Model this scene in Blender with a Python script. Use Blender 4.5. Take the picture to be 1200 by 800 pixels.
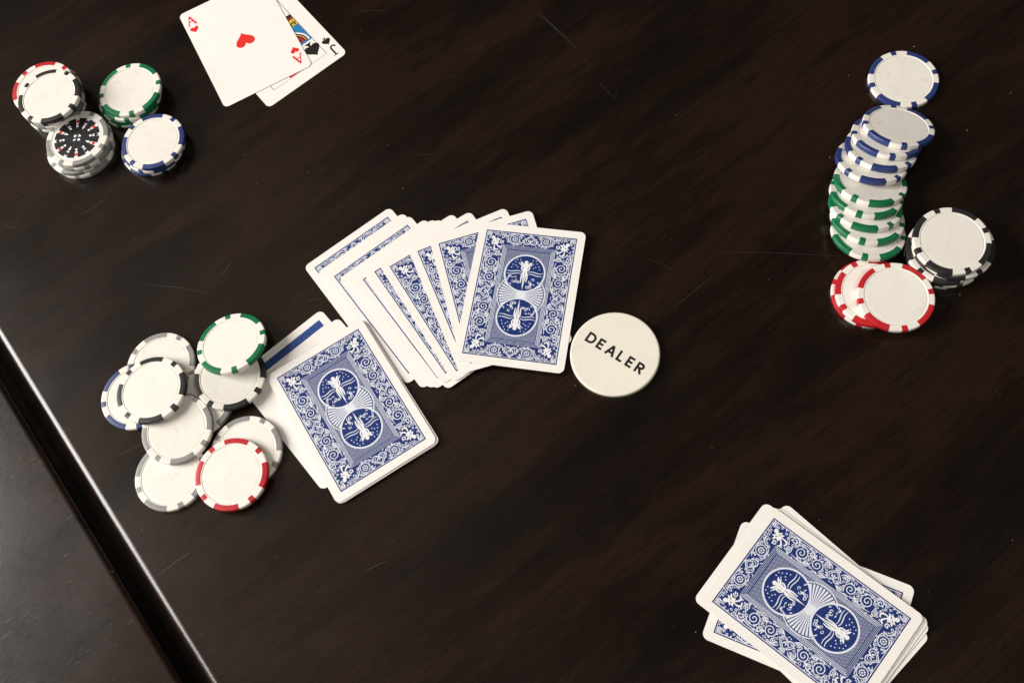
import bpy, bmesh, math, random
from mathutils import Matrix, Vector

MM = 0.001
sc = bpy.context.scene
for o in list(bpy.data.objects):
    bpy.data.objects.remove(o)
C = sc.collection

# ------------------------------------------------------------------ camera
TILT, ROLL, HEIGHT, FPX = math.radians(22.912), math.radians(-15.219), 523.2 * MM, 1169.6
cam_data = bpy.data.cameras.new('camera')
cam_data.sensor_fit = 'HORIZONTAL'
cam_data.sensor_width = 36.0
cam_data.lens = 36.0 * FPX / 1200.0
cam_data.clip_start, cam_data.clip_end = 0.01, 50
cam = bpy.data.objects.new('camera', cam_data)
C.objects.link(cam)
F = Vector((0, math.sin(TILT), -math.cos(TILT)))
R0, U0 = Vector((1, 0, 0)), Vector((0, math.cos(TILT), math.sin(TILT)))
Rv = math.cos(ROLL) * R0 + math.sin(ROLL) * U0
Uv = -math.sin(ROLL) * R0 + math.cos(ROLL) * U0
cam.matrix_world = Matrix(((Rv.x, Uv.x, -F.x, 0), (Rv.y, Uv.y, -F.y, 0), (Rv.z, Uv.z, -F.z, HEIGHT), (0, 0, 0, 1)))
sc.camera = cam

# ------------------------------------------------------------------ light
world = bpy.data.worlds.new('World')
sc.world = world
world.use_nodes = True
bg = world.node_tree.nodes['Background']
bg.inputs[0].default_value = (1.0, 0.90, 0.80, 1)
bg.inputs[1].default_value = 0.055


def area(name, loc, target, sx, sy, power, col):
    d = bpy.data.lights.new(name, 'AREA')
    d.shape = 'RECTANGLE'
    d.size, d.size_y, d.energy, d.color = sx, sy, power, col
    o = bpy.data.objects.new(name, d)
    C.objects.link(o)
    o.location = loc
    o.rotation_euler = (Vector(target) - Vector(loc)).to_track_quat('-Z', 'Y').to_euler()
    return o


# a window to the left, pale ceiling up and to the left, an added unseen fill behind the camera to brighten the right side and near rims
area('window_light', (-2.75, 0.95, 1.65), (0, 0.22, 0), 1.9, 1.8, 206, (1.0, 0.965, 0.915))
area('ceiling_light', (-1.1, 0.85, 2.0), (-0.1, 0.25, 0), 2.4, 1.8, 3.6, (1.0, 0.80, 0.64))
area('added_fill_behind_camera', (0.45, -1.1, 1.9), (0.05, 0.2, 0), 1.2, 0.8, 16, (1.0, 0.94, 0.86))

sc.view_settings.view_transform = 'Standard'
sc.view_settings.look = 'None'
sc.view_settings.exposure = 0.0
sc.view_settings.gamma = 1.0
sc.view_settings.use_curve_mapping = False
sc.cycles.use_denoising = True
sc.cycles.max_bounces = 8


# ------------------------------------------------------------------ materials
def new_mat(name):
    m = bpy.data.materials.new(name)
    m.use_nodes = True
    nt = m.node_tree
    return m, nt, nt.nodes['Principled BSDF']


def noise(nt, scale, detail=4, rough=0.5, vec=None):
    n = nt.nodes.new('ShaderNodeTexNoise')
    n.inputs['Scale'].default_value = scale
    n.inputs['Detail'].default_value = detail
    n.inputs['Roughness'].default_value = rough
    if vec is not None:
        nt.links.new(vec, n.inputs['Vector'])
    return n


def ramp(nt, fac, stops):
    r = nt.nodes.new('ShaderNodeValToRGB')
    e = r.color_ramp.elements
    while len(e) < len(stops):
        e.new(0.5)
    for k, (p, c) in enumerate(stops):
        e[k].position = p
        e[k].color = (c[0], c[1], c[2], 1)
    nt.links.new(fac, r.inputs[0])
    return r


def maprange(nt, fac, a, b, c, d):
    n = nt.nodes.new('ShaderNodeMapRange')
    n.inputs[1].default_value, n.inputs[2].default_value = a, b
    n.inputs[3].default_value, n.inputs[4].default_value = c, d
    nt.links.new(fac, n.inputs[0])
    return n


def plain(name, col, rough=0.5, var=0.08, scale=180, bump=0.0, spec=0.5, random_tint=0.0):
    m, nt, b = new_mat(name)
    tc = nt.nodes.new('ShaderNodeTexCoord')
    n = noise(nt, scale, 5, 0.6, tc.outputs['Object'])
    lo = [max(0, c * (1 - var)) for c in col]
    hi = [min(1, c * (1 + var)) for c in col]
    r = ramp(nt, n.outputs[0], [(0.3, lo), (0.7, hi)])
    nt.links.new(r.outputs[0], b.inputs['Base Color'])
    if random_tint:
        oi = nt.nodes.new('ShaderNodeObjectInfo')
        mr = maprange(nt, oi.outputs['Random'], 0, 1, 1 - random_tint, 1 + random_tint * 0.4)
        h = nt.nodes.new('ShaderNodeHueSaturation')
        nt.links.new(mr.outputs[0], h.inputs['Value'])
        nt.links.new(r.outputs[0], h.inputs['Color'])
        nt.links.new(h.outputs[0], b.inputs['Base Color'])
    rr = maprange(nt, n.outputs[0], 0.3, 0.7, rough - 0.06, rough + 0.08)
    nt.links.new(rr.outputs[0], b.inputs['Roughness'])
    b.inputs['Specular IOR Level'].default_value = spec
    if bump:
        bn = noise(nt, scale * 6, 3, 0.6, tc.outputs['Object'])
        bp = nt.nodes.new('ShaderNodeBump')
        bp.inputs['Strength'].default_value = bump
        bp.inputs['Distance'].default_value = 0.0001
        nt.links.new(bn.outputs[0], bp.inputs['Height'])
        nt.links.new(bp.outputs[0], b.inputs['Normal'])
    return m


M = {
    'card': plain('card_paper', (0.83, 0.80, 0.76), 0.42, 0.015, 90, 0.12, 0.4),
    'cardedge': plain('card_cut_edge', (0.50, 0.46, 0.41), 0.6, 0.08, 200),
    'ink': plain('card_blue_ink', (0.0105, 0.029, 0.150), 0.5, 0.12, 400, 0, 0.25),
    'bar': plain('card_bar_ink', (0.022, 0.060, 0.235), 0.42, 0.06, 400, 0, 0.4),
    'pale': plain('card_pale_ink', (0.69, 0.715, 0.79), 0.42, 0.05, 400, 0, 0.4),
    'white': plain('card_white_ink', (0.80, 0.80, 0.82), 0.42, 0.03, 400, 0, 0.4),
    'redink': plain('card_red_ink', (0.72, 0.026, 0.022), 0.42, 0.05, 400, 0, 0.4),
    'blackink': plain('card_black_ink', (0.012, 0.012, 0.012), 0.42, 0.05, 400, 0, 0.4),
    'yellowink': plain('card_yellow_ink', (0.62, 0.48, 0.05), 0.42, 0.05, 400, 0, 0.4),
    'cyanink': plain('card_sky_ink', (0.02, 0.19, 0.42), 0.42, 0.05, 400, 0, 0.4),
    'maroonink': plain('card_maroon_ink', (0.16, 0.018, 0.022), 0.42, 0.05, 400, 0, 0.4),
    'chip': plain('chip_clay_white', (0.79, 0.755, 0.69), 0.38, 0.025, 120, 0.25, 0.45, 0.05),
    'ivory': plain('button_ivory', (0.78, 0.735, 0.64), 0.38, 0.02, 60, 0.1, 0.5),
    'letter': plain('button_letter_black', (0.014, 0.013, 0.012), 0.4, 0.1, 300),
    'red': plain('chip_red', (0.47, 0.016, 0.022), 0.36, 0.08, 150, 0.2),
    'green': plain('chip_green', (0.006, 0.150, 0.058), 0.36, 0.08, 150, 0.2),
    'blue': plain('chip_blue', (0.022, 0.040, 0.155), 0.36, 0.08, 150, 0.2),
    'black': plain('chip_black', (0.020, 0.0195, 0.019), 0.36, 0.1, 150, 0.2),
    'grey': plain('chip_grey', (0.25, 0.245, 0.235), 0.36, 0.06, 150, 0.2),
    'scratch': plain('scratched_wood', (0.027, 0.022, 0.018), 0.6, 0.4, 300),
    'scuffed': plain('scuffed_varnish', (0.085, 0.072, 0.060), 0.6, 0.4, 300),
    'dust': plain('dust', (0.45, 0.40, 0.33), 0.8, 0.3, 500),
}


def wood_material():
    m, nt, b = new_mat('dark_stained_wood')
    tc = nt.nodes.new('ShaderNodeTexCoord')
    mp = nt.nodes.new('ShaderNodeMapping')
    nt.links.new(tc.outputs['Object'], mp.inputs['Vector'])
    # object space x runs with the grain
    mp.inputs['Scale'].default_value = (1.0, 5.0, 5.0)
    warp = noise(nt, 7, 3, 0.5, mp.outputs[0])
    add = nt.nodes.new('ShaderNodeVectorMath')
    add.operation = 'MULTIPLY_ADD'
    nt.links.new(warp.outputs['Color'], add.inputs[0])
    add.inputs[1].default_value = (0.10, 0.10, 0.10)
    nt.links.new(mp.outputs[0], add.inputs[2])
    broad = noise(nt, 5.0, 6, 0.64, add.outputs[0])
    fine_map = nt.nodes.new('ShaderNodeMapping')
    fine_map.inputs['Scale'].default_value = (1.0, 22.0, 22.0)
    nt.links.new(tc.outputs['Object'], fine_map.inputs['Vector'])
    fine = noise(nt, 38, 4, 0.65, fine_map.outputs[0])
    col = ramp(nt, broad.outputs[0], [(0.30, (0.0026, 0.0016, 0.0012)), (0.46, (0.0066, 0.0034, 0.0021)), (0.58, (0.0148, 0.0066, 0.0037)), (0.72, (0.0095, 0.0047, 0.0029))])
    fr = ramp(nt, fine.outputs[0], [(0.36, (0.70, 0.70, 0.70)), (0.5, (1.0, 1.0, 1.0)), (0.66, (1.2, 1.17, 1.13))])
    mix = nt.nodes.new('ShaderNodeMixRGB')
    mix.blend_type = 'MULTIPLY'
    mix.inputs[0].default_value = 1.0
    nt.links.new(col.outputs[0], mix.inputs[1])
    nt.links.new(fr.outputs[0], mix.inputs[2])
    pore_map = nt.nodes.new('ShaderNodeMapping')
    pore_map.inputs['Scale'].default_value = (1.0, 9.0, 9.0)
    nt.links.new(tc.outputs['Object'], pore_map.inputs['Vector'])
    pore = noise(nt, 210, 3, 0.6, pore_map.outputs[0])
    pr = ramp(nt, pore.outputs[0], [(0.30, (0.35, 0.35, 0.35)), (0.42, (1.0, 1.0, 1.0)), (0.62, (1.0, 1.0, 1.0)), (0.74, (1.9, 1.8, 1.7))])
    mix2 = nt.nodes.new('ShaderNodeMixRGB')
    mix2.blend_type = 'MULTIPLY'
    mix2.inputs[0].default_value = 1.0
    nt.links.new(mix.outputs[0], mix2.inputs[1])
    nt.links.new(pr.outputs[0], mix2.inputs[2])
    nt.links.new(mix2.outputs[0], b.inputs['Base Color'])
    smear = noise(nt, 9, 4, 0.6, tc.outputs['Object'])
    r1 = maprange(nt, smear.outputs[0], 0.3, 0.7, 0.17, 0.26)
    nt.links.new(r1.outputs[0], b.inputs['Roughness'])
    b.inputs['Specular IOR Level'].default_value = 0.5
    # long open pores along the grain
    bp = nt.nodes.new('ShaderNodeBump')
    bp.inputs['Strength'].default_value = 0.16
    bp.inputs['Distance'].default_value = 0.0004
    hsum = nt.nodes.new('ShaderNodeMath')
    hsum.operation = 'ADD'
    nt.links.new(fine.outputs[0], hsum.inputs[0])
    nt.links.new(pore.outputs[0], hsum.inputs[1])
    nt.links.new(hsum.outputs[0], bp.inputs['Height'])
    nt.links.new(bp.outputs[0], b.inputs['Normal'])
    return m


M['wood'] = wood_material()


def scuff(m, scale, lo, hi, amount):
    """faint grime and scuffs over a plain material"""
    nt = m.node_tree
    b = nt.nodes['Principled BSDF']
    src = b.inputs['Base Color'].links[0].from_socket
    tc = nt.nodes.new('ShaderNodeTexCoord')
    oi = nt.nodes.new('ShaderNodeObjectInfo')
    ad = nt.nodes.new('ShaderNodeVectorMath')
    ad.operation = 'ADD'
    nt.links.new(tc.outputs['Object'], ad.inputs[0])
    nt.links.new(oi.outputs['Random'], ad.inputs[1])
    n = noise(nt, scale, 6, 0.7, ad.outputs[0])
    r = maprange(nt, n.outputs[0], lo, hi, 1.0, 1.0 - amount)
    mx = nt.nodes.new('ShaderNodeMixRGB')
    mx.blend_type = 'MULTIPLY'
    mx.inputs[0].default_value = 1
    nt.links.new(src, mx.inputs[1])
    nt.links.new(r.outputs[0], mx.inputs[2])
    nt.links.new(mx.outputs[0], b.inputs['Base Color'])


scuff(M['chip'], 130, 0.58, 0.78, 0.20)
scuff(M['ivory'], 60, 0.58, 0.8, 0.10)
for c_ in ('red', 'green', 'blue', 'grey'):
    scuff(M[c_], 300, 0.5, 0.75, 0.30)


# ------------------------------------------------------------------ helpers
CW, CH, CT = 63.5, 88.9, 0.27            # playing card, millimetres
CARD_PRINT = {'back_print', 'border_line', 'scrollwork', 'corner_figure', 'hatched_panel', 'ray_fan', 'medallion', 'blue_bar',
              'frame_line', 'index_letter', 'small_spade', 'spade_pip', 'court_figure', 'small_heart', 'heart_pip'}


class MB:
    """collects polygons given in millimetres, one material index per face"""

    def __init__(self):
        self.v, self.f, self.mi = [], [], []

    def poly(self, pts, z=None, mi=0):
        n = len(self.v)
        for p in pts:
            self.v.append((p[0], p[1], p[2] if z is None else z))
        self.f.append(tuple(range(n, n + len(pts))))
        self.mi.append(mi)

    def fan(self, centre, pts, z, mi=0):
        n = len(self.v)
        self.v.append((centre[0], centre[1], z))
        for p in pts:
            self.v.append((p[0], p[1], z))
        k = len(pts)
        for i in range(k):
            self.f.append((n, n + 1 + i, n + 1 + (i + 1) % k))
            self.mi.append(mi)

    def ribbon(self, pts, w, z, mi=0, closed=False, taper=False):
        k = len(pts)
        L, Rr = [], []
        for i, p in enumerate(pts):
            a = pts[(i - 1) % k] if (closed or i > 0) else p
            c = pts[(i + 1) % k] if (closed or i < k - 1) else p
            dx, dy = c[0] - a[0], c[1] - a[1]
            l = math.hypot(dx, dy) or 1
            ww = w * 0.5
            if taper:
                t = i / (k - 1)
                ww *= 0.25 + 0.75 * math.sin(math.pi * min(1, max(0, 0.12 + 0.76 * t)))
            nx, ny = -dy / l * ww, dx / l * ww
            L.append((p[0] + nx, p[1] + ny))
            Rr.append((p[0] - nx, p[1] - ny))
        n = len(self.v)
        for a, c in zip(L, Rr):
            self.v.append((a[0], a[1], z))
            self.v.append((c[0], c[1], z))
        for i in range(k if closed else k - 1):
            j = (i + 1) % k
            self.f.append((n + 2 * i, n + 2 * i + 1, n + 2 * j + 1, n + 2 * j))
            self.mi.append(mi)

    def disc(self, c, r, z, mi=0, n=20, ry=None, rot=0):
        ry = r if ry is None else ry
        ca, sa = math.cos(rot), math.sin(rot)
        pts = []
        for i in range(n):
            a = 2 * math.pi * i / n
            x, y = r * math.cos(a), ry * math.sin(a)
            pts.append((c[0] + ca * x - sa * y, c[1] + sa * x + ca * y))
        self.fan(c, pts, z, mi)

    def ring(self, c, r, w, z, mi=0, n=48):
        self.ribbon([(c[0] + r * math.cos(2 * math.pi * i / n), c[1] + r * math.sin(2 * math.pi * i / n)) for i in range(n)], w, z, mi, True)

    def mirrored(self, sx, sy):
        o = MB()
        o.v = [(x * sx, y * sy, z) for x, y, z in self.v]
        o.f = [tuple(reversed(f)) if sx * sy < 0 else f for f in self.f]
        o.mi = list(self.mi)
        return o

    def moved(self, dx, dy, rot=0, s=1):
        o = MB()
        ca, sa = math.cos(rot), math.sin(rot)
        o.v = [(dx + s * (ca * x - sa * y), dy + s * (sa * x + ca * y), z) for x, y, z in self.v]
        o.f, o.mi = list(self.f), list(self.mi)
        return o

    def extend(self, o):
        n = len(self.v)
        self.v += o.v
        self.f += [tuple(i + n for i in f) for f in o.f]
        self.mi += o.mi

    def mesh(self, name, mats, smooth=False, up=True):
        me = bpy.data.meshes.new(name)
        if name in CARD_PRINT:                  # print on card: very thin ink layers
            self.v = [(x, y, CT + (z - CT) * 0.35) for x, y, z in self.v]
        me.from_pydata([(x * MM, y * MM, z * MM) for x, y, z in self.v], [], self.f)
        for m in mats:
            me.materials.append(m)
        me.polygons.foreach_set('material_index', self.mi)
        me.update()
        if up:                                  # flat print: every face looks up
            bm = bmesh.new()
            bm.from_mesh(me)
            for f in bm.faces:
                if f.normal.z < 0:
                    f.normal_flip()
            bm.to_mesh(me)
            bm.free()
        if smooth:
            me.polygons.foreach_set('use_smooth', [True] * len(me.polygons))
            me.set_sharp_from_angle(angle=math.radians(40))
        return me


def put(name, me, parent=None, matrix=None, kind=None, label=None):
    o = bpy.data.objects.new(name, me)
    C.objects.link(o)
    if parent is not None:
        o.parent = parent
    if matrix is not None:
        o.matrix_local = matrix
    if kind:
        o['kind'] = kind
    if label:
        o['label'] = label
    return o


def thing(name, label, cat, matrix=None, group=None):
    o = bpy.data.objects.new(name, None)
    C.objects.link(o)
    o.empty_display_size = 0.01
    if matrix is not None:
        o.matrix_world = matrix
    o['label'], o['category'] = label, cat
    if group:
        o['group'] = group
    return o


def lathe(profile, seg, a0=0.0, a1=2 * math.pi, closed_ends=False):
    """profile = [(r, z)...]; full turn or a sector with end caps"""
    mb = MB()
    full = abs(a1 - a0 - 2 * math.pi) < 1e-6
    cols = seg if full else seg + 1
    for i in range(cols):
        a = a0 + (a1 - a0) * i / seg
        for r, z in profile:
            mb.v.append((r * math.cos(a), r * math.sin(a), z))
    n = len(profile)
    for i in range(seg):
        j = (i + 1) % cols
        for k in range(n - 1):
            q = (i * n + k, i * n + k + 1, j * n + k + 1, j * n + k)
            if profile[k][0] < 1e-6:
                q = (i * n + k, i * n + k + 1, j * n + k + 1)
            elif profile[k + 1][0] < 1e-6:
                q = (i * n + k, i * n + k + 1, j * n + k)
            mb.f.append(q)
            mb.mi.append(0)
    if closed_ends and not full:
        mb.f.append(tuple(range(n)))
        mb.f.append(tuple(range(seg * n + n - 1, seg * n - 1, -1)))
        mb.mi += [0, 0]
    return mb


def fix_normals(me):
    bm = bmesh.new()
    bm.from_mesh(me)
    bmesh.ops.remove_doubles(bm, verts=bm.verts, dist=1e-7)
    bmesh.ops.recalc_face_normals(bm, faces=bm.faces)
    bm.to_mesh(me)
    bm.free()
    me.polygons.foreach_set('use_smooth', [True] * len(me.polygons))
    me.set_sharp_from_angle(angle=math.radians(38))
    return me


# ------------------------------------------------------------------ the table
# gap direction and the direction across it (with the grain), in the table plane
GRAIN = math.radians(24.0)
EDGE = Vector((-248.0, 195.2, 0))               # a point on the edge of the main leaf
TABLE_M = Matrix.Translation(EDGE * MM) @ Matrix.Rotation(GRAIN, 4, 'Z')   # local x: with the grain, y: along the gap
table = thing('table', 'dark brown stained wooden table in two leaves with a black gap between', 'table')


def leaf(x_edge, x_far, name, rad, label=None):
    """slab whose long edge at x_edge is rounded; top at z = 0"""
    s = 1 if x_far > x_edge else -1
    prof = [(x_far, 0.0), (x_edge + s * (rad + 1.2), 0.0), (x_edge + s * (rad + .4), 0.0)]
    steps = 10
    # flat reaches rad+1 from the edge, then an elliptical round-over
    for k in range(steps + 1):
        a = math.pi / 2 * k / steps
        prof.append((x_edge + s * rad * (1 - math.sin(a)), -rad * (1 - math.cos(a))))
    prof += [(x_edge, -22.0), (x_far, -22.0)]
    rj = random.Random(int(abs(x_edge) * 10))
    ys = [-900, -260] + [-260 + 3.5 * i for i in range(1, 140)] + [900]
    mb = MB()
    n = len(prof)
    for y in ys:
        for k, (x, z) in enumerate(prof):
            j = rj.gauss(0, .035) if 4 < k < n - 2 else 0      # small dents and wear along the rounded edge
            mb.v.append((x + s * abs(j), y, z - abs(j) * .5))
    for i in range(len(ys) - 1):
        for k in range(n):
            mb.f.append((i * n + k, i * n + (k + 1) % n, (i + 1) * n + (k + 1) % n, (i + 1) * n + k))
            mb.mi.append(0)
    mb.f.append(tuple(range(n)))
    mb.f.append(tuple(range((len(ys) - 1) * n, len(ys) * n)))
    mb.mi += [0, 0]
    me = mb.mesh(name, [M['wood']], up=False)
    fix_normals(me)
    return put(name, me, table, TABLE_M, label=label)


leaf(-0.6, 1200, 'table_leaf', 5.5, 'main table leaf with a bright rounded edge')
leaf(-10.5, -800, 'table_leaf', 3.5, 'neighbouring table leaf beyond the gap')
mb = MB()
bx = [(-60, -900, -60), (60, -900, -60), (60, 900, -60), (-60, 900, -60), (-60, -900, -22.5), (60, -900, -22.5), (60, 900, -22.5), (-60, 900, -22.5)]
mb.v = bx
mb.f = [(0, 3, 2, 1), (4, 5, 6, 7), (0, 1, 5, 4), (1, 2, 6, 5), (2, 3, 7, 6), (3, 0, 4, 7)]
mb.mi = [0] * 6
put('support_rail', mb.mesh('support_rail', [M['wood']], up=False), table, TABLE_M)

# scratches and specks of dust on the varnish
SCR = [[(72.9, 440.3), (80.1, 426.2), (88.7, 405.4)], [(74.1, 440.6), (82.2, 423.3), (89.9, 405.7)], [(91.4, 398.9), (93.2, 389.2)], [(95.1, 378.3), (98.7, 367.5), (101.0, 362.1), (105.0, 366.2)], [(19.8, 428.7), (26.9, 427.1), (32.9, 427.9)], [(-27.6, 359.7), (-20.8, 357.9), (-14.3, 357.4)], [(-107.1, 116.3), (-94.9, 118.6)], [(-217.4, 143.6), (-208.2, 147.7), (-198.6, 151.3)], [(-243.0, 382.1), (-233.2, 385.5), (-223.2, 390.8)], [(-206.2, 321.2), (-188.2, 313.9), (-170.7, 304.5)], [(-161.7, 311.8), (-155.8, 316.0), (-151.2, 321.9)], [(-117.7, 283.3), (-115.6, 286.7)], [(127.6, 241.6), (155.1, 232.6), (192.8, 218.7)], [(89.8, 248.0), (95.0, 243.6), (100.6, 236.7)], [(240.3, 122.2), (242.4, 116.6)], [(93.8, 215.2), (108.5, 221.9), (120.7, 228.3)], [(-39.8, 481.4), (-30.0, 479.6), (-22.0, 475.3)], [(5.2, 412.4), (10.1, 408.7)], [(-196.6, 240.4), (-190.7, 243.1)], [(-291.8, 389.6), (-282.5, 384.8)], [(-231.9, 217.2), (-219.0, 220.3)], [(-110.7, 281.1), (-101.6, 279.6)]]
rnd = random.Random(11)
mb = MB()
for k, line in enumerate(SCR):
    w = 0.30 if k in (0, 1, 6, 7) else 0.2
    pts = []
    for (a, b) in zip(line[:-1], line[1:]):
        for t in (0, 0.25, 0.5, 0.75):
            pts.append((a[0] + (b[0] - a[0]) * t + rnd.uniform(-.15, .15), a[1] + (b[1] - a[1]) * t + rnd.uniform(-.15, .15)))
    pts.append(line[-1])
    mb.ribbon(pts, w, 0.02, 0, taper=True)
gx, gy = math.cos(GRAIN), math.sin(GRAIN)
for k in range(230):                              # worn pores on the neighbouring leaf and near the edge
    side = k < 175
    u = rnd.uniform(-130, -16) if side else rnd.uniform(8, 120)
    v = rnd.uniform(-170, 160)
    l = rnd.uniform(1.0, 4.5) if side else rnd.uniform(.5, 2)
    x, y = EDGE.x + u * gx - v * gy, EDGE.y + u * gy + v * gx
    da = rnd.uniform(-.12, .12)
    ca, sa = math.cos(GRAIN + da), math.sin(GRAIN + da)
    mb.ribbon([(x, y), (x + ca * l * .5, y + sa * l * .5 + rnd.uniform(-.1, .1)), (x + ca * l, y + sa * l)], rnd.uniform(.10, .24), 0.02, 1 if side else 0, taper=True)
put('scratches', mb.mesh('scratches', [M['scratch'], M['scuffed']]), table, kind='stuff')
mb = MB()
for k in range(170):
    x, y = rnd.uniform(-300, 340), rnd.uniform(-10, 560)
    r = 0.10 + 0.28 * rnd.random() ** 4
    n = rnd.randint(4, 6)
    pts = [(x + r * rnd.uniform(.6, 1.4) * math.cos(2 * math.pi * i / n), y + r * rnd.uniform(.6, 1.4) * math.sin(2 * math.pi * i / n)) for i in range(n)]
    nb = len(mb.v)
    mb.v += [(px, py, 0.01) for px, py in pts] + [(x, y, r * .9)]
    for i in range(n):
        mb.f.append((nb + i, nb + (i + 1) % n, nb + n))
        mb.mi.append(0)
dust = put('dust', mb.mesh('dust', [M['dust']]), kind='stuff')
dust['label'], dust['category'] = 'pale specks of dust scattered over the dark table', 'dust'

# ------------------------------------------------------------------ poker chips
R, T = 20.5, 3.3
prof = [(0, 3.02), (0.45, 3.03), (0.8, 3.12), (1.0, 3.12), (15.9, 3.12), (16.15, 3.12), (16.35, 3.02), (16.6, 3.02), (16.85, 3.27), (17.1, 3.3), (17.3, 3.3), (19.5, 3.3), (19.75, 3.3), (20.25, 3.18), (20.5, 2.85)]
prof = prof + [(r, T - z) for r, z in reversed(prof)]
chip_body = fix_normals(lathe(prof, 96).mesh('chip_body', [M['chip']], up=False))
E_ = 0.035
spot_out = [(17.45, 3.3 + E_), (19.76, 3.3 + E_), (20.28, 3.18 + E_), (20.5 + E_, 2.86)]
spot_out = spot_out + [(r, T - z) for r, z in reversed(spot_out)]
spot_in = [(17.45, 0.3), (17.45, 3.0)]
spots = {}
for c in ('red', 'green', 'blue', 'black', 'grey'):
    h = math.radians(21.0)
    stripe = fix_normals(lathe(spot_out + spot_in + [spot_out[0]], 14, -h, h, True).mesh('edge_stripe_' + c, [M[c]], up=False))
    h = math.radians(4.8)
    square = fix_normals(lathe(spot_out + spot_in + [spot_out[0]], 4, -h, h, True).mesh('edge_square_' + c, [M[c]], up=False))
    spots[c] = (stripe, square)

# pips
def heart_pts(s, n=28):
    pts = []
    for i in range(n):
        t = 2 * math.pi * i / n
        pts.append((s * 0.0625 * 16 * math.sin(t) ** 3 * .5, s * 0.0625 * (13 * math.cos(t) - 5 * math.cos(2 * t) - 2 * math.cos(3 * t) - math.cos(4 * t)) * .5))
    return pts


def add_heart(mb, c, s, z, mi, rot=0):
    ca, sa = math.cos(rot), math.sin(rot)
    mb.fan(c, [(c[0] + ca * x - sa * y, c[1] + sa * x + ca * y) for x, y in heart_pts(s)], z, mi)


def add_spade(mb, c, s, z, mi, rot=0):
    add_heart(mb, c, s, z, mi, rot + math.pi)
    ca, sa = math.cos(rot), math.sin(rot)
    st = [(-.05 * s, -.1 * s), (.05 * s, -.1 * s), (.09 * s, -.45 * s), (.24 * s, -.58 * s), (-.24 * s, -.58 * s), (-.09 * s, -.45 * s)]
    mb.poly([(c[0] + ca * x - sa * y, c[1] + sa * x + ca * y) for x, y in st], z + .004, mi)


def add_club(mb, c, s, z, mi, rot=0):
    ca, sa = math.cos(rot), math.sin(rot)
    for k, (x, y) in enumerate([(0, .25 * s), (-.25 * s, -.1 * s), (.25 * s, -.1 * s)]):
        mb.disc((c[0] + ca * x - sa * y, c[1] + sa * x + ca * y), .24 * s, z + .002 * k, mi, 12)
    st = [(-.05 * s, .1 * s), (.05 * s, .1 * s), (.16 * s, -.5 * s), (-.16 * s, -.5 * s)]
    mb.poly([(c[0] + ca * x - sa * y, c[1] + sa * x + ca * y) for x, y in st], z + .006, mi)


def add_diamond(mb, c, s, z, mi, rot=0):
    ca, sa = math.cos(rot), math.sin(rot)
    mb.poly([(c[0] + ca * x - sa * y, c[1] + sa * x + ca * y) for x, y in [(0, .55 * s), (.38 * s, 0), (0, -.55 * s), (-.38 * s, 0)]], z, mi)


# the printed sticker of the one chip that carries card suits
def sector(mb, r0, r1, a0, a1, z, mi, n=5):
    pts = [(r0 * math.cos(a0 + (a1 - a0) * i / n), r0 * math.sin(a0 + (a1 - a0) * i / n)) for i in range(n + 1)]
    pts += [(r1 * math.cos(a1 - (a1 - a0) * i / n), r1 * math.sin(a1 - (a1 - a0) * i / n)) for i in range(n + 1)]
    mb.poly(pts, z, mi)


ZI = 3.14
mbA = MB()
mbA.disc((0, 0), 15.6, ZI, 0, 64)
inlay_ring = mbA.mesh('inlay_print', [M['white']])
mbB = MB()
mbB.disc((0, 0), 10.2, ZI + .03, 0, 48)
for k in range(12):
    a = 2 * math.pi * k / 12
    sector(mbB, 9.8, 15.0, a - .185, a + .185, ZI + .03, 0)
    if k % 3 == 1:
        sector(mbB, 7.0, 9.3, a + .20, a + .32, ZI + .045, 1)
inlay_black = mbB.mesh('black_segments', [M['blackink'], M['white']])
mbS = MB()
for k in range(12):
    a = 2 * math.pi * (k + .5) / 12
    c = (12.7 * math.cos(a), 12.7 * math.sin(a))
    rot = a - math.pi / 2
    [add_heart, add_spade, add_diamond, add_club][k % 4](mbS, c, 2.9, ZI + .03, 0 if k % 2 == 0 else 1, rot)
    c2 = (8.9 * math.cos(a), 8.9 * math.sin(a))
    mbS.disc(c2, .85, ZI + .05, 2, 10)
for k in range(4):
    a = math.pi / 2 * k + .4
    [add_heart, add_spade, add_diamond, add_club][k](mbS, (2.1 * math.cos(a), 2.1 * math.sin(a)), 2.2, ZI + .05, 3, a - math.pi / 2)
inlay_suits = mbS.mesh('suit_pips', [M['redink'], M['blackink'], M['white'], M['pale']])


def chip_matrix(x, y, z, nx, ny, ph):
    n = Vector((nx, ny, math.sqrt(max(0, 1 - nx * nx - ny * ny))))
    u = Vector((0, 1, 0)).cross(n).normalized()
    v = n.cross(u)
    m = Matrix(((u.x, v.x, n.x, x * MM), (u.y, v.y, n.y, y * MM), (u.z, v.z, n.z, z * MM), (0, 0, 0, 1)))
    return m @ Matrix.Rotation(math.radians(ph), 4, 'Z')


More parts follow.
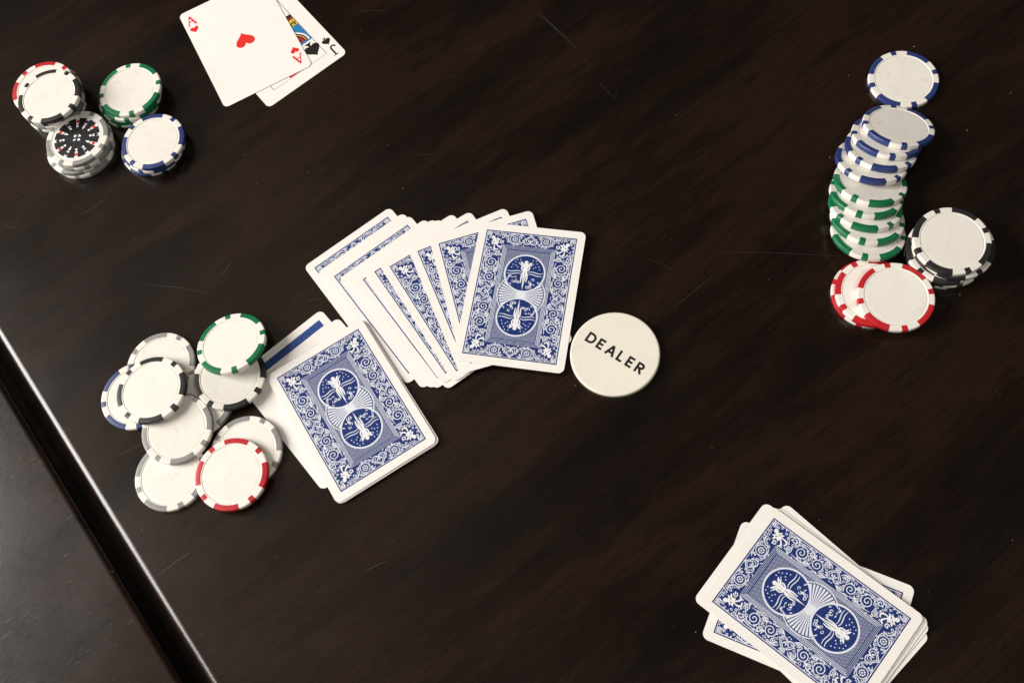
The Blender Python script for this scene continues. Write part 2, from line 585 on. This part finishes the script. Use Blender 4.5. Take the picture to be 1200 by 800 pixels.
CHIPS = [
    ('grey', -201.27, 263.81, -0, 0, 0, 2.8, 'lower grey-edged chip under the black-edged chip at the top left of the loose pile'),
    ('blue', -217.91, 249.2, -0, 0, 0, 45.9, 'blue-edged chip at the left of the loose pile, half covered by a black-edged chip'),
    ('grey', -182.14, 235.13, -0, 0, 0, 50.5, 'mostly hidden grey-edged chip deep in the middle of the loose pile'),
    ('grey', -202.93, 196.35, -0, 0, 0, 56.5, 'lowest grey-edged chip at the bottom left of the loose pile'),
    ('grey', -195.02, 220.82, 3.3, 0, 0, 3.6, 'grey-edged chip in the middle of the loose pile, overlapping the lowest grey-edged chip'),
    ('black', -205.65, 246.72, 6.91, -0.0121, 0.0687, 84.7, 'black-edged chip lying on the blue-edged chip in the loose pile'),
    ('black', -161.25, 243.84, 3.41, 0.0858, 0.0151, 3.1, 'black-edged chip tucked under the green-edged chip beside the cards'),
    ('green', -156.27, 261.72, 7.07, -0.0181, 0.2071, 47.7, 'green-edged chip leaning on a black-edged chip at the top of the loose pile'),
    ('grey', -159.11, 198.27, -0, 0, 0, 5.9, 'grey-edged chip half hidden under the red-edged chip, close to the dealt pack'),
    ('red', -167.87, 186.15, 3.4, 0, 0, 73.2, 'red-edged chip on top at the bottom right of the loose pile'),
    ('black', -251.35, 470.88, 0, 0, 0, 10, 'lowest chip of the tall stack under the red-edged chip'),
    ('grey', -250.87, 471.03, 3.3, 0, 0, 50, 'second lowest chip of the tall stack under the red-edged chip'),
    ('black', -251.86, 471.77, 6.6, 0, 0, 33, 'third lowest chip of the tall stack under the red-edged chip'),
    ('grey', -249.31, 472.97, 9.9, 0, 0, 70, 'fourth lowest chip of the tall stack under the red-edged chip'),
    ('black', -249.76, 471.24, 13.2, 0, 0, 15, 'fifth lowest chip of the tall stack under the red-edged chip'),
    ('red', -250.56, 472.07, 16.5, 0, 0, 81.2, 'red-edged chip peeping out below the black-edged top chip of the tall stack'),
    ('black', -245.42, 461.23, 19.8, 0, 0, 2, 'black-edged chip crowning the tall stack at the far left'),
    ('grey', -235.63, 428.98, 0, 0, 0, 30, 'bottom chip of the short stack beneath the chip printed with card suits'),
    ('grey', -237.33, 429.98, 3.3, 0, 0, 75, 'second chip of the short stack beneath the chip printed with card suits'),
    ('grey', -233.53, 430.18, 6.6, 0, 0, 52, 'third chip of the short stack beneath the chip printed with card suits'),
    ('grey', -234.13, 430.98, 9.9, 0, 0, 8.4, 'PRINT'),
    ('green', -201.72, 458.6, 0, 0, 0, 20, 'bottom green-edged chip of the green stack by the ace of hearts'),
    ('green', -200.12, 458, 3.3, 0, 0, 68, 'second green-edged chip of the green stack by the ace of hearts'),
    ('green', -198.12, 457.2, 6.6, 0, 0, 33, 'third green-edged chip of the green stack by the ace of hearts'),
    ('green', -196.52, 457.8, 9.9, 0, 0, 42.8, 'top chip of the green stack by the ace of hearts'),
    ('blue', -190.35, 416.63, 0, 0, 0, 60, 'bottom blue-edged chip of the short blue stack below the green stack'),
    ('blue', -188.35, 415.83, 3.3, 0, 0, 15, 'middle blue-edged chip of the short blue stack below the green stack'),
    ('blue', -186.95, 415.63, 6.6, 0, 0, 84.9, 'top chip of the short blue stack below the green stack'),
    ('blue', 270, 318.64, -0, 0, 0, 41, 'single blue-edged chip lying flat beyond the leaning row, farthest to the upper right'),
    ('black', 245.32, 202.14, 0, 0, 0, 5, 'bottom black-edged chip of the black stack at the right'),
    ('black', 246.52, 201.14, 3.3, 0, 0, 40, 'second black-edged chip of the black stack at the right'),
    ('black', 243.92, 201.64, 6.6, 0, 0, 70, 'third black-edged chip of the black stack at the right'),
    ('black', 247.12, 202.54, 9.9, 0, 0, 22, 'fourth black-edged chip of the black stack at the right'),
    ('black', 247.72, 200.34, 13.2, 0, 0, 60, 'fifth black-edged chip of the black stack at the right'),
    ('black', 245.32, 202.14, 16.5, 0, 0, 46.5, 'top chip of the black stack at the right'),
    ('red', 198.39, 191.5, -0, 0, 0, 8, 'bottom red-edged chip at the near end of the leaning row'),
    ('red', 199.5, 190.11, 3.3, 0, 0, 56.5, 'middle red-edged chip at the near end of the leaning row'),
    ('red', 208.47, 183.12, 6.6, 0, 0, 36.8, 'uppermost red-edged chip fully in view at the near end of the leaning row'),
    ('green', 209.5, 224.75, 5.31, 0.141, 0.2171, 13.8, 'first green-edged chip of the leaning row counting from the red chips'),
    ('green', 212.2, 232.98, 5.99, 0.1592, 0.2452, 10.1, 'second green-edged chip of the leaning row counting from the red chips'),
    ('green', 213.86, 240.47, 6.67, 0.1773, 0.273, 61.3, 'third green-edged chip of the leaning row counting from the red chips'),
    ('green', 216.83, 247.28, 7.18, 0.1907, 0.2937, 5.7, 'fourth green-edged chip of the leaning row counting from the red chips'),
    ('green', 221.79, 253.74, 7.35, 0.1952, 0.3006, 80.2, 'fifth green-edged chip of the leaning row counting from the red chips'),
    ('blue', 227.59, 266.39, 7.51, 0.1996, 0.3074, 63.3, 'first blue-edged chip of the leaning row counting from the green chips'),
    ('blue', 235.65, 272.61, 7.51, 0.1996, 0.3074, 66.8, 'second blue-edged chip of the leaning row counting from the green chips'),
    ('blue', 241.93, 278.92, 7.68, 0.204, 0.3142, 23.5, 'third blue-edged chip of the leaning row counting from the green chips'),
    ('blue', 250.53, 283.62, 7.68, 0.204, 0.3142, 24.3, 'last and uppermost blue-edged chip of the leaning row counting from the green chips'),
]
for (col, x, y, z, nx, ny, ph, lab) in CHIPS:
    grp = 'poker chips with %s edge stripes' % col
    printed = lab == 'PRINT'
    if printed:
        lab = 'grey-edged chip printed with a ring of card suits on black, atop a short stack'
    t = thing('poker_chip', lab, 'poker chip', chip_matrix(x, y, z, nx, ny, ph), grp)
    put('chip_body', chip_body, t)
    for k in range(4):
        put('edge_stripe', spots[col][0], t, Matrix.Rotation(math.pi / 2 * k, 4, 'Z'))
        put('edge_square', spots[col][1], t, Matrix.Rotation(math.pi / 2 * k + math.pi / 4, 4, 'Z'))
    if printed:
        i = put('inlay_print', inlay_ring, t)
        put('black_segments', inlay_black, i)
        put('suit_pips', inlay_suits, i)

# ------------------------------------------------------------------ dealer button
RB = 25.0
bp_ = [(0, 4.0), (23.9, 4.0), (24.1, 4.0), (24.6, 3.88), (24.9, 3.6), (25.0, 3.2)]
bp_ = [(r, z - .8) for r, z in bp_]
bp_ = bp_ + [(r, 3.2 - z) for r, z in reversed(bp_)]
button = thing('dealer_button', 'round ivory button lettered DEALER in black beside the fanned cards', 'dealer button',
               Matrix.Translation((53.5 * MM, 196.6 * MM, 0)) @ Matrix.Rotation(math.radians(-50), 4, 'Z'))
put('button_body', fix_normals(lathe(bp_, 128).mesh('button_body', [M['ivory']], up=False)), button)
H, SW = 6.5, 1.38


def arc(cx, cy, rx, ry, a0, a1, n=14):
    return [(cx + rx * math.cos(a0 + (a1 - a0) * i / n), cy + ry * math.sin(a0 + (a1 - a0) * i / n)) for i in range(n + 1)]


def letter_strokes(ch):
    h = H - SW
    if ch == 'D':
        w = 4.3
        return [[(0, 0), (0, h)], [(-SW / 2, h), (w * .45, h)] + arc(w * .45, h / 2, w * .55, h / 2, math.pi / 2, -math.pi / 2) + [(-SW / 2, 0)]], w
    if ch == 'E':
        w = 3.2
        return [[(0, -SW / 2), (0, h + SW / 2)], [(0, h), (w, h)], [(0, h / 2), (w * .9, h / 2)], [(0, 0), (w, 0)]], w
    if ch == 'A':
        w = 4.4
        return [[(-.1, -SW / 2), (w / 2, h + SW * .45)], [(w / 2, h + SW * .45), (w + .1, -SW / 2)], [(w * .2, h * .27), (w * .8, h * .27)]], w
    if ch == 'L':
        w = 3.0
        return [[(0, -SW / 2), (0, h + SW / 2)], [(0, 0), (w, 0)]], w
    w = 3.4
    return [[(0, -SW / 2), (0, h + SW / 2)], [(-SW / 2, h), (w * .5, h)] + arc(w * .5, h * .74, w * .45, h * .26, math.pi / 2, -math.pi / 2, 10) + [(-SW / 2, h * .48)], [(w * .42, h * .48), (w + .1, -SW / 2)]], w


total, gapw = 0, 2.9
glyphs = [(c,) + letter_strokes(c) for c in 'DEALER']
total = sum(g[2] for g in glyphs) + gapw * 5
xx = -total / 2
for c, st, w in glyphs:
    mb = MB()
    for k, s in enumerate(st):
        mb.ribbon([(xx + px, py - (H - SW) / 2 + 0.3) for px, py in s], SW, 3.212 + .004 * k)
    put('letter', mb.mesh('letter_' + c, [M['letter']]), button)
    xx += w + gapw

# ------------------------------------------------------------------ playing cards
PW, PH = 27.05, 39.75


def rrect(hx, hy, r, n=8):
    pts = []
    for cx, cy, a in ((hx - r, hy - r, 0), (-hx + r, hy - r, 90), (-hx + r, -hy + r, 180), (hx - r, -hy + r, 270)):
        for i in range(n + 1):
            t = math.radians(a + 90 * i / n)
            pts.append((cx + r * math.cos(t), cy + r * math.sin(t)))
    return pts


mb = MB()
outl = rrect(CW / 2, CH / 2, 3.4)
inn = rrect(CW / 2 - .04, CH / 2 - .04, 3.36)
n = len(outl)
levels = [(inn, 0.0), (outl, 0.04), (outl, CT - .04), (inn, CT)]
for pts, z in levels:
    mb.v += [(x, y, z) for x, y in pts]
for l in range(3):
    for i in range(n):
        j = (i + 1) % n
        mb.f.append((l * n + i, l * n + j, (l + 1) * n + j, (l + 1) * n + i))
        mb.mi.append(1)
mb.f.append(tuple(reversed(range(n))))
mb.f.append(tuple(range(3 * n, 4 * n)))
mb.mi += [0, 0]
card_stock = fix_normals(mb.mesh('card_stock', [M['card'], M['cardedge']], up=False))

# --- the ornamental blue back, all flat print in thin layers
Z1, Z2, Z3, Z4, Z5 = CT + .02, CT + .04, CT + .06, CT + .08, CT + .10
mb = MB()
mb.poly([(-PW, -PH), (PW, -PH), (PW, PH), (-PW, PH)], Z1)
back_field = mb.mesh('back_print', [M['ink']])

mb = MB()
a, b = PW - .85, PH - .85
mb.ribbon([(-a, -b), (a, -b), (a, b), (-a, b)], .52, Z2, 0, True)
mb.v = [(x if abs(abs(x) - a) > 1 else x, y, z) for x, y, z in mb.v]
border_line = mb.mesh('border_line', [M['pale']])


def spiral(c, r, turns, a0, sgn, n=26, r0=.35):
    return [(c[0] + (r0 + (r - r0) * i / n) * math.cos(a0 + sgn * 2 * math.pi * turns * i / n), c[1] + (r0 + (r - r0) * i / n) * math.sin(a0 + sgn * 2 * math.pi * turns * i / n)) for i in range(n + 1)]


def bez(p0, p1, p2, p3, n=14):
    o = []
    for i in range(n + 1):
        t = i / n
        o.append(tuple((1 - t) ** 3 * p0[k] + 3 * t * (1 - t) ** 2 * p1[k] + 3 * t * t * (1 - t) * p2[k] + t ** 3 * p3[k] for k in (0, 1)))
    return o


def leaf_shape(mb, p, ang, l, w, z, mi=0):
    ca, sa = math.cos(ang), math.sin(ang)
    pts = [(0, 0), (.3 * l, .5 * w), (.65 * l, .42 * w), (l, 0), (.65 * l, -.42 * w), (.3 * l, -.5 * w)]
    mb.poly([(p[0] + ca * x - sa * y, p[1] + sa * x + ca * y) for x, y in pts], z, mi)


q = MB()     # one quarter of the scrollwork: x > 0, y > 0
W_ = .50
# rosette in the top band
rc = (9.3, 35.3)
q.ring(rc, 2.75, .42, Z2, 0, 24)
for k in range(8):
    t = 2 * math.pi * k / 8
    q.disc((rc[0] + 1.35 * math.cos(t), rc[1] + 1.35 * math.sin(t)), .46, Z2, 0, 8)
q.disc(rc, .5, Z2, 0, 8)
# scrolls down the side band
for c, r, turns, a0, s in (((20.7, 19.0), 3.9, 2.1, .6, 1), ((20.4, 9.6), 3.3, 1.9, 3.4, -1), ((23.9, 24.6), 2.0, 1.5, 1.5, -1), ((17.9, 25.0), 1.7, 1.4, 4.0, 1), ((23.6, 13.9), 1.8, 1.5, 2.2, 1), ((17.6, 14.4), 1.4, 1.3, 5.2, -1), ((23.9, 5.6), 1.5, 1.4, 0.4, 1), ((17.4, 4.9), 1.4, 1.4, 2.4, -1)):
    q.ribbon(spiral(c, r, turns, a0, s), W_, Z2)
for args in (((24.6, 22.3), (26.0, 17.0), (24.8, 12.5), (22.0, 11.9)), ((17.0, 22.6), (15.9, 17.5), (17.2, 12.2), (20.0, 12.6)), ((24.9, 9.4), (26.2, 7.2), (25.6, 3.0), (23.4, 2.6)), ((16.6, 10.0), (15.9, 7.4), (16.4, 3.2), (18.6, 2.4)), ((22.3, 27.6), (25.6, 28.2), (25.9, 24.6), (25.7, 22.2)), ((13.0, 33.2), (12.6, 37.6), (16.4, 38.6), (17.6, 36.6)), ((5.9, 38.2), (8.4, 39.4), (12.6, 38.9), (13.8, 36.8)), ((5.2, 32.3), (8.0, 31.6), (11.4, 31.9), (13.2, 33.4)), ((3.9, 37.4), (4.8, 38.2), (5.6, 38.4), (6.4, 37.6))):
    q.ribbon(bez(*args), W_, Z2 + .003, taper=True)
rq = random.Random(5)
placed = []
tries = 0
keep = [(rc, 3.2), ((20.7, 19.0), 3.6), ((20.4, 9.6), 3.0), ((20.3, 32.4), 4.6), ((0, 35.2), 4.2), ((21.2, 0), 3.6)]
while len(placed) < 120 and tries < 6000:          # small leaves and tendrils between the scrolls
    tries += 1
    if rq.random() < .62:
        p = (rq.uniform(16.2, 25.6), rq.uniform(.4, 38.4))
    else:
        p = (rq.uniform(.4, 25.6), rq.uniform(31.6, 38.5))
    if any(math.hypot(p[0] - c[0], p[1] - c[1]) < r for c, r in keep):
        continue
    if any(math.hypot(p[0] - o[0], p[1] - o[1]) < .98 for o in placed):
        continue
    placed.append(p)
    an = rq.uniform(0, 6.28)
    if rq.random() < .55:
        leaf_shape(q, p, an, rq.uniform(1.0, 1.9), rq.uniform(.5, .85), Z2 + .006)
    else:
        q.ribbon(spiral(p, rq.uniform(.7, 1.1), 1.1, an, rq.choice((-1, 1)), 10, .15), .34, Z2 + .006)
scroll = MB()
for sx in (1, -1):
    for sy in (1, -1):
        scroll.extend(q.mirrored(sx, sy))
for (cx, cy, rot) in ((0, 35.2, 0), (0, -35.2, math.pi), (21.2, 0, -math.pi / 2), (-21.2, 0, math.pi / 2)):   # hearts mid-side
    hb = MB()
    hb.ribbon([(x, -y) for x, y in heart_pts(7.4)], .5, Z2 + .009, 0, True)
    hb.ribbon([(x, -y) for x, y in heart_pts(5.2)], .36, Z2 + .009, 0, True)
    for k in range(-1, 2):
        leaf_shape(hb, (k * .5, -1.2), math.pi / 2 - k * .6, 2.2, .8, Z2 + .012)
    scroll.extend(hb.moved(cx, cy, rot))
scrollwork = scroll.mesh('scrollwork', [M['pale']])

cf = MB()     # white corner ornament
cf.disc((20.6, 32.6), 1.65, Z3, 0, 16, 2.1, -.6)
cf.disc((22.2, 35.0), 1.15, Z3 + .004, 0, 14)
for an, l, w in ((2.6, 3.6, 1.3), (2.0, 3.2, 1.1), (-.9, 3.4, 1.3), (-.3, 3.0, 1.1), (3.6, 3.0, 1.0)):
    leaf_shape(cf, (20.6, 32.8), an, l, w, Z3 + .008)
cf.ribbon(bez((20.0, 31.4), (18.4, 28.8), (16.6, 28.6), (16.2, 30.6)), .95, Z3 + .012, taper=True)
cf.ribbon(bez((20.6, 31.0), (21.6, 28.0), (19.6, 26.4), (18.2, 27.8)), .9, Z3 + .012, taper=True)
cf.ribbon(spiral((16.6, 32.6), 1.3, 1.2, 0, 1, 12), .5, Z3 + .012)
cf.ribbon(spiral((24.2, 37.4), 1.2, 1.2, 1, -1, 12), .5, Z3 + .012)
corner_meshes = [cf.mirrored(sx, sy).mesh('corner_figure', [M['white']]) for sx in (1, -1) for sy in (1, -1)]

ip = MB()     # the hatched panel
for k, (hx, hy) in enumerate(((15.45, 30.9), (14.75, 30.2), (14.05, 29.5), (13.35, 28.8))):
    ip.ribbon([(-hx, -hy), (hx, -hy), (hx, hy), (-hx, hy)], .36, Z2 + .002, 0, True)
yy = -28
row = 0
while yy <= 28.01:
    xx = -12.6 + (.45 if row % 2 else 0)
    while xx <= 12.61:
        if math.hypot(xx, yy) > 13.9 and math.hypot(xx, abs(yy) - 13.9) > 12.0:
            ip.poly([(xx - .22, yy), (xx, yy - .22), (xx + .22, yy), (xx, yy + .22)], Z2 + .002)
        xx += .9
    yy += .45
    row += 1
inner_panel = ip.mesh('hatched_panel', [M['pale']])

rf = MB()     # rays between the medallions
rf.disc((0, 0), 14.0, Z3, 1, 64)
rf.ring((0, 0), 13.7, .6, Z3 + .006, 0, 64)
for k in range(44):
    t = 2 * math.pi * k / 44
    if abs(math.sin(t)) > .93:
        continue
    w0, w1 = .055, .047
    rf.poly([(2.6 * math.cos(t - w0), 2.6 * math.sin(t - w0)), (12.9 * math.cos(t - w1), 12.9 * math.sin(t - w1)), (12.9 * math.cos(t + w1), 12.9 * math.sin(t + w1)), (2.6 * math.cos(t + w0), 2.6 * math.sin(t + w0))], Z3 + .006)
rf.disc((0, 0), 2.9, Z3 + .010, 0, 20)
rf.disc((-1.1, 0), .55, Z3 + .018, 2, 10)
rf.disc((1.1, 0), .55, Z3 + .018, 2, 10)
ray_fan = rf.mesh('ray_fan', [M['pale'], M['ink'], M['white']])

me_ = MB()    # one medallion round the winged figure, centre at the origin, legs towards -y
me_.disc((0, 0), 12.0, Z4, 1, 64)
me_.ring((0, 0), 11.65, .95, Z4 + .005, 0, 64)
for s in (-1, 1):
    me_.ribbon(bez((1.8 * s, .6), (5 * s, 2.6), (7 * s, -.6), (10.6 * s, 1.0)), .55, Z4 + .006, 0, taper=True)
    me_.ribbon(bez((2.0 * s, -.6), (5 * s, .6), (7 * s, -2.0), (10.4 * s, -.8)), .5, Z4 + .006, 0, taper=True)
    for k, (x, y) in enumerate(((4.2, 6.2), (5.8, 4.6), (7.6, 5.0), (6.4, 6.8), (4.6, 3.6), (8.2, 3.2), (3.6, 8.6), (5.6, 8.4))):
        me_.disc((x * s, y), .34, Z4 + .006, 0, 7)
    for k in range(14):
        x, y = rq.uniform(2.4, 9.6), rq.uniform(-9.4, -2.4)
        if math.hypot(x, y) < 10.6 and x > 1.6 + .2 * (y + 9):
            if k % 2:
                leaf_shape(me_, (x * s, y), rq.uniform(0, 6.28), rq.uniform(.9, 2.0), .6, Z4 + .007)
            else:
                me_.ribbon(spiral((x * s, y), 1.0, .9, rq.uniform(0, 6), s, 9, .3), .36, Z4 + .007)
    # wings
    for an, l, w in ((.75, 4.2, 1.4), (.35, 3.6, 1.1)):
        leaf_shape(me_, (.6 * s, 4.6), an if s > 0 else math.pi - an, l, w, Z4 + .012, 2)
me_.disc((0, 7.0), 1.15, Z4 + .016, 2, 16)
me_.disc((0, 4.0), 1.6, Z4 + .018, 2, 18, 2.3)
me_.poly([(-1.3, 3.0), (1.3, 3.0), (1.2, -1.0), (.45, -6.4), (0, -11.0), (-.45, -6.4), (-1.2, -1.0)], Z4 + .020, 2)
for s in (-1, 1):
    me_.ribbon(bez((1.6 * s, 5.4), (2.8 * s, 4.0), (2.4 * s, 2.2), (1.2 * s, 1.6)), .75, Z4 + .022, 2)
    me_.ribbon(bez((1.2 * s, .6), (2.0 * s, -1.6), (1.6 * s, -3.6), (1.5 * s, -5.6)), .8, Z4 + .022, 2, taper=True)
me_.ribbon([(0, 1.0), (0, -6.0)], .28, Z4 + .026, 1)
me_.disc((0, 3.8), .8, Z4 + .026, 0, 12)
medallion = me_.mesh('medallion', [M['pale'], M['ink'], M['white']])


def add_back(t):
    bpn = put('back_print', back_field, t)
    put('border_line', border_line, bpn)
    put('scrollwork', scrollwork, bpn)
    for m_ in corner_meshes:
        put('corner_figure', m_, bpn)
    put('hatched_panel', inner_panel, bpn)
    put('ray_fan', ray_fan, bpn)
    put('medallion', medallion, bpn, Matrix.Translation((0, 13.9 * MM, 0)))
    put('medallion', medallion, bpn, Matrix.Translation((0, -13.9 * MM, 0)) @ Matrix.Rotation(math.pi, 4, 'Z'))


def card(label, x, y, z, ang, group, back=True, tx=0.0, ty=0.0):
    """tx, ty: small tilts in degrees about the card's own axes"""
    m = Matrix.Translation((x * MM, y * MM, z * MM)) @ Matrix.Rotation(math.radians(ang), 4, 'Z') @ Matrix.Rotation(math.radians(ty), 4, 'Y') @ Matrix.Rotation(math.radians(tx), 4, 'X')
    t = thing('playing_card', label, 'playing card', m, group)
    put('card_stock', card_stock, t)
    if back:
        add_back(t)
    return t


G1 = 'blue-backed cards fanned out on the table'
for i, (x, y, a, lab) in enumerate((
        (-62.6, 274.9, 22.7, 'leftmost and lowest blue-backed card of the fan'),
        (-55.4, 268.5, 22.7, 'second card from the left in the fan, showing only its white border'),
        (-51.9, 265.4, 22.8, 'third card from the left in the fan, patterned along its upper edge'),
        (-43.5, 260.0, 22.5, 'fourth card from the left in the fan, a bare white edge'),
        (-38.9, 258.5, 22.2, 'fifth card from the left in the fan, a bare white edge'),
        (-35.7, 257.3, 22.0, 'sixth card from the left in the fan, showing one thin blue line'),
        (-28.9, 255.1, 21.3, 'seventh card from the left in the fan, white edge beside a blue line'),
        (-29.0, 258.4, 19.8, 'eighth card from the left in the fan, with a narrow patterned strip'),
        (-20.7, 257.2, 17.4, 'ninth card from the left in the fan, with a broad patterned strip'),
        (-7.8, 256.4, 8.1, 'tenth card from the left in the fan, second below the top card'),
        (0.6, 253.6, 0.6, 'eleventh card of the fan, directly beneath the top card'),
        (11.8, 246.1, -23.9, 'top blue-backed card of the fan, wholly in view beside the dealer button'))):
    card(lab, x, y, 0.03 + .315 * i, a, G1)

G2 = 'cards in the pile beside the loose chips'
t = card('white card with a solid blue bar at the bottom of the pile beside the chips', -112.6, 218.9, 0.06, 26.15, G2, back=False)
bm_ = MB()
bm_.poly([(-PW, PH - 4.9), (PW, PH - 4.9), (PW, PH), (-PW, PH)], Z1)
put('blue_bar', bm_.mesh('blue_bar', [M['bar']]), t)
card('turned plain white card second from the bottom in the pile beside the chips', -103.4, 210.8, .37, 26.3, G2, back=False)
rd = random.Random(3)
nm = ['third', 'fourth', 'fifth', 'sixth', 'seventh', 'eighth']
for i in range(6):
    card('%s card from the bottom in the pile beside the chips' % nm[i], -97.5 + rd.uniform(-.2, 1.5), 206.8 + rd.uniform(-1.5, .5), .70 + .315 * i, 17.9 + rd.uniform(-.8, .8), G2)
card('top blue-backed card, wholly in view, of the pile beside the chips', -97.5, 206.9, .70 + .315 * 6, 17.88, G2)

G3 = 'cards in the pile at the lower right'
for i, (x, y, a, lab) in enumerate((
        (106.8, 38.0, 52.5, 'bottom card of the lower right pile, turned out at its left and right'),
        (109.3, 35.3, 29.6, 'second card of the lower right pile, corner out to the right'),
        (110.8, 38.2, 31.0, 'third card of the lower right pile, just above the turned corner'),
        (110.0, 37.6, 34.6, 'fourth card of the lower right pile, showing a white upper edge'),
        (108.8, 38.2, 35.6, 'fifth card of the lower right pile'),
        (105.9, 41.4, 36.6, 'sixth card of the lower right pile, just under the top card'),
        (107.9, 38.8, 36.1, 'top blue-backed card, wholly patterned, of the lower right pile'))):
    card(lab, x, y, 0.03 + .315 * i, a, G3)

# --- face cards
def serif_A(mb, s, z, mi):
    h = s
    mb.ribbon([(-.34 * h, -.5 * h), (0, .5 * h)], .10 * h, z, mi)
    mb.ribbon([(.34 * h, -.5 * h), (0, .5 * h)], .17 * h, z + .003, mi)
    mb.ribbon([(-.2 * h, -.12 * h), (.2 * h, -.12 * h)], .11 * h, z + .006, mi)
    mb.ribbon([(-.5 * h, -.5 * h), (-.18 * h, -.5 * h)], .07 * h, z + .009, mi)
    mb.ribbon([(.16 * h, -.5 * h), (.5 * h, -.5 * h)], .07 * h, z + .009, mi)


def serif_J(mb, s, z, mi):
    h = s
    mb.ribbon([(.12 * h, .5 * h), (.12 * h, -.22 * h)] + [(.12 * h * 0 + -.08 * h + .2 * h * math.cos(t), -.25 * h + .24 * h * math.sin(t)) for t in [0, -.5, -1.0, -1.57, -2.1, -2.7, -3.1]], .15 * h, z, mi)
    mb.ribbon([(-.1 * h, .5 * h), (.34 * h, .5 * h)], .07 * h, z + .003, mi)


G4 = 'face-up cards at the top edge'
jack = card('jack of spades face up, mostly hidden beneath the ace of hearts', -102.3, 477.9, .05, 24.7, G4, back=False)
jm = MB()
jm.ribbon([(-21.3, -35.3), (21.3, -35.3), (21.3, 35.3), (-21.3, 35.3)], .42, Z1, 0, True)
put('frame_line', jm.mesh('frame_line', [M['blackink']]), jack)
for rot in (0, math.pi):
    jm = MB()
    jm2 = MB()
    serif_J(jm, 8.2, Z1, 0)
    jx = jm.moved(-26.8, 36.4, 0)
    put('index_letter', jx.moved(0, 0, rot).mesh('index_letter', [M['blackink']]), jack)
    add_spade(jm2, (-26.8, 27.2), 6.2, Z1, 0)
    put('small_spade', jm2.moved(0, 0, rot).mesh('small_spade', [M['blackink']]), jack)
    jm3 = MB()
    add_spade(jm3, (-16.2, 26.4), 11.5, Z1, 0)
    put('spade_pip', jm3.moved(0, 0, rot).mesh('spade_pip', [M['blackink']]), jack)
# coloured bands of the robe, plain stripes inside the frame
cb = MB()
hx = 21.05
def band(y0, y1, mi, x0=-hx, x1=hx, sl=0.0):
    cb.poly([(x0, y0), (x1, y0 + sl), (x1, y1 + sl), (x0, y1)], Z1 + .002 + .0005 * len(cb.f), mi)
for s in (1, -1):
    c0 = len(cb.v)
    band(-18.2, -1.0, 0, 6, hx)
    band(-1.0, 1.2, 1, 4, hx)
    for k in range(6):
        band(-.7 + .0, .9, 2, 5.4 + k * 2.7, 6.5 + k * 2.7)
    band(1.2, 2.2, 2, 4, hx)
    band(2.2, 5.0, 1, 4, hx)
    for k in range(4):
        cb.ribbon([(9 + k * 3.1, 2.4), (11 + k * 3.1, 4.8)], .5, Z1 + .02, 3)
    band(5.0, 7.6, 4, 4, hx)
    band(7.6, 9.4, 2, 4, hx)
    cb.ribbon(arc(9.0, -15.5, 10.5, 10.5, -.15, 1.75, 16), 1.2, Z1 + .024, 5)
    pts = arc(9.0, -15.5, 10.0, 10.0, -.15, 1.75, 16)
    cb.fan((9.0, -15.5), pts + [(9.0, -15.5)], Z1 + .026, 4)
    for k in range(3):
        cb.ribbon(arc(9.0, -15.5, 8.6 - k * 2.2, 8.6 - k * 2.2, -.1, 1.7, 12), .55, Z1 + .03, (1, 3, 2)[k])
    band(-35.0, -31.0, 3, -8, 4)
    cb.v = cb.v[:c0] + [(x * s, y * s, z) for x, y, z in cb.v[c0:]]
put('court_figure', cb.mesh('court_figure', [M['cyanink'], M['yellowink'], M['blackink'], M['redink'], M['maroonink'], M['white']]), jack)

ace = card('ace of hearts face up on top of the jack at the top edge', -120.4, 484.0, .42, 13.8, G4, back=False)
for rot in (0, math.pi):
    am = MB()
    serif_A(am, 7.6, Z1, 0)
    put('index_letter', am.moved(-25.9, 35.2).moved(0, 0, rot).mesh('index_letter', [M['redink']]), ace)
    am = MB()
    add_heart(am, (-26.2, 27.0), 6.0, Z1, 0)
    put('small_heart', am.moved(0, 0, rot).mesh('small_heart', [M['redink']]), ace)
am = MB()
add_heart(am, (0.3, -.6), 13.5, Z1, 0, math.pi)
put('heart_pip', am.mesh('heart_pip', [M['redink']]), ace)
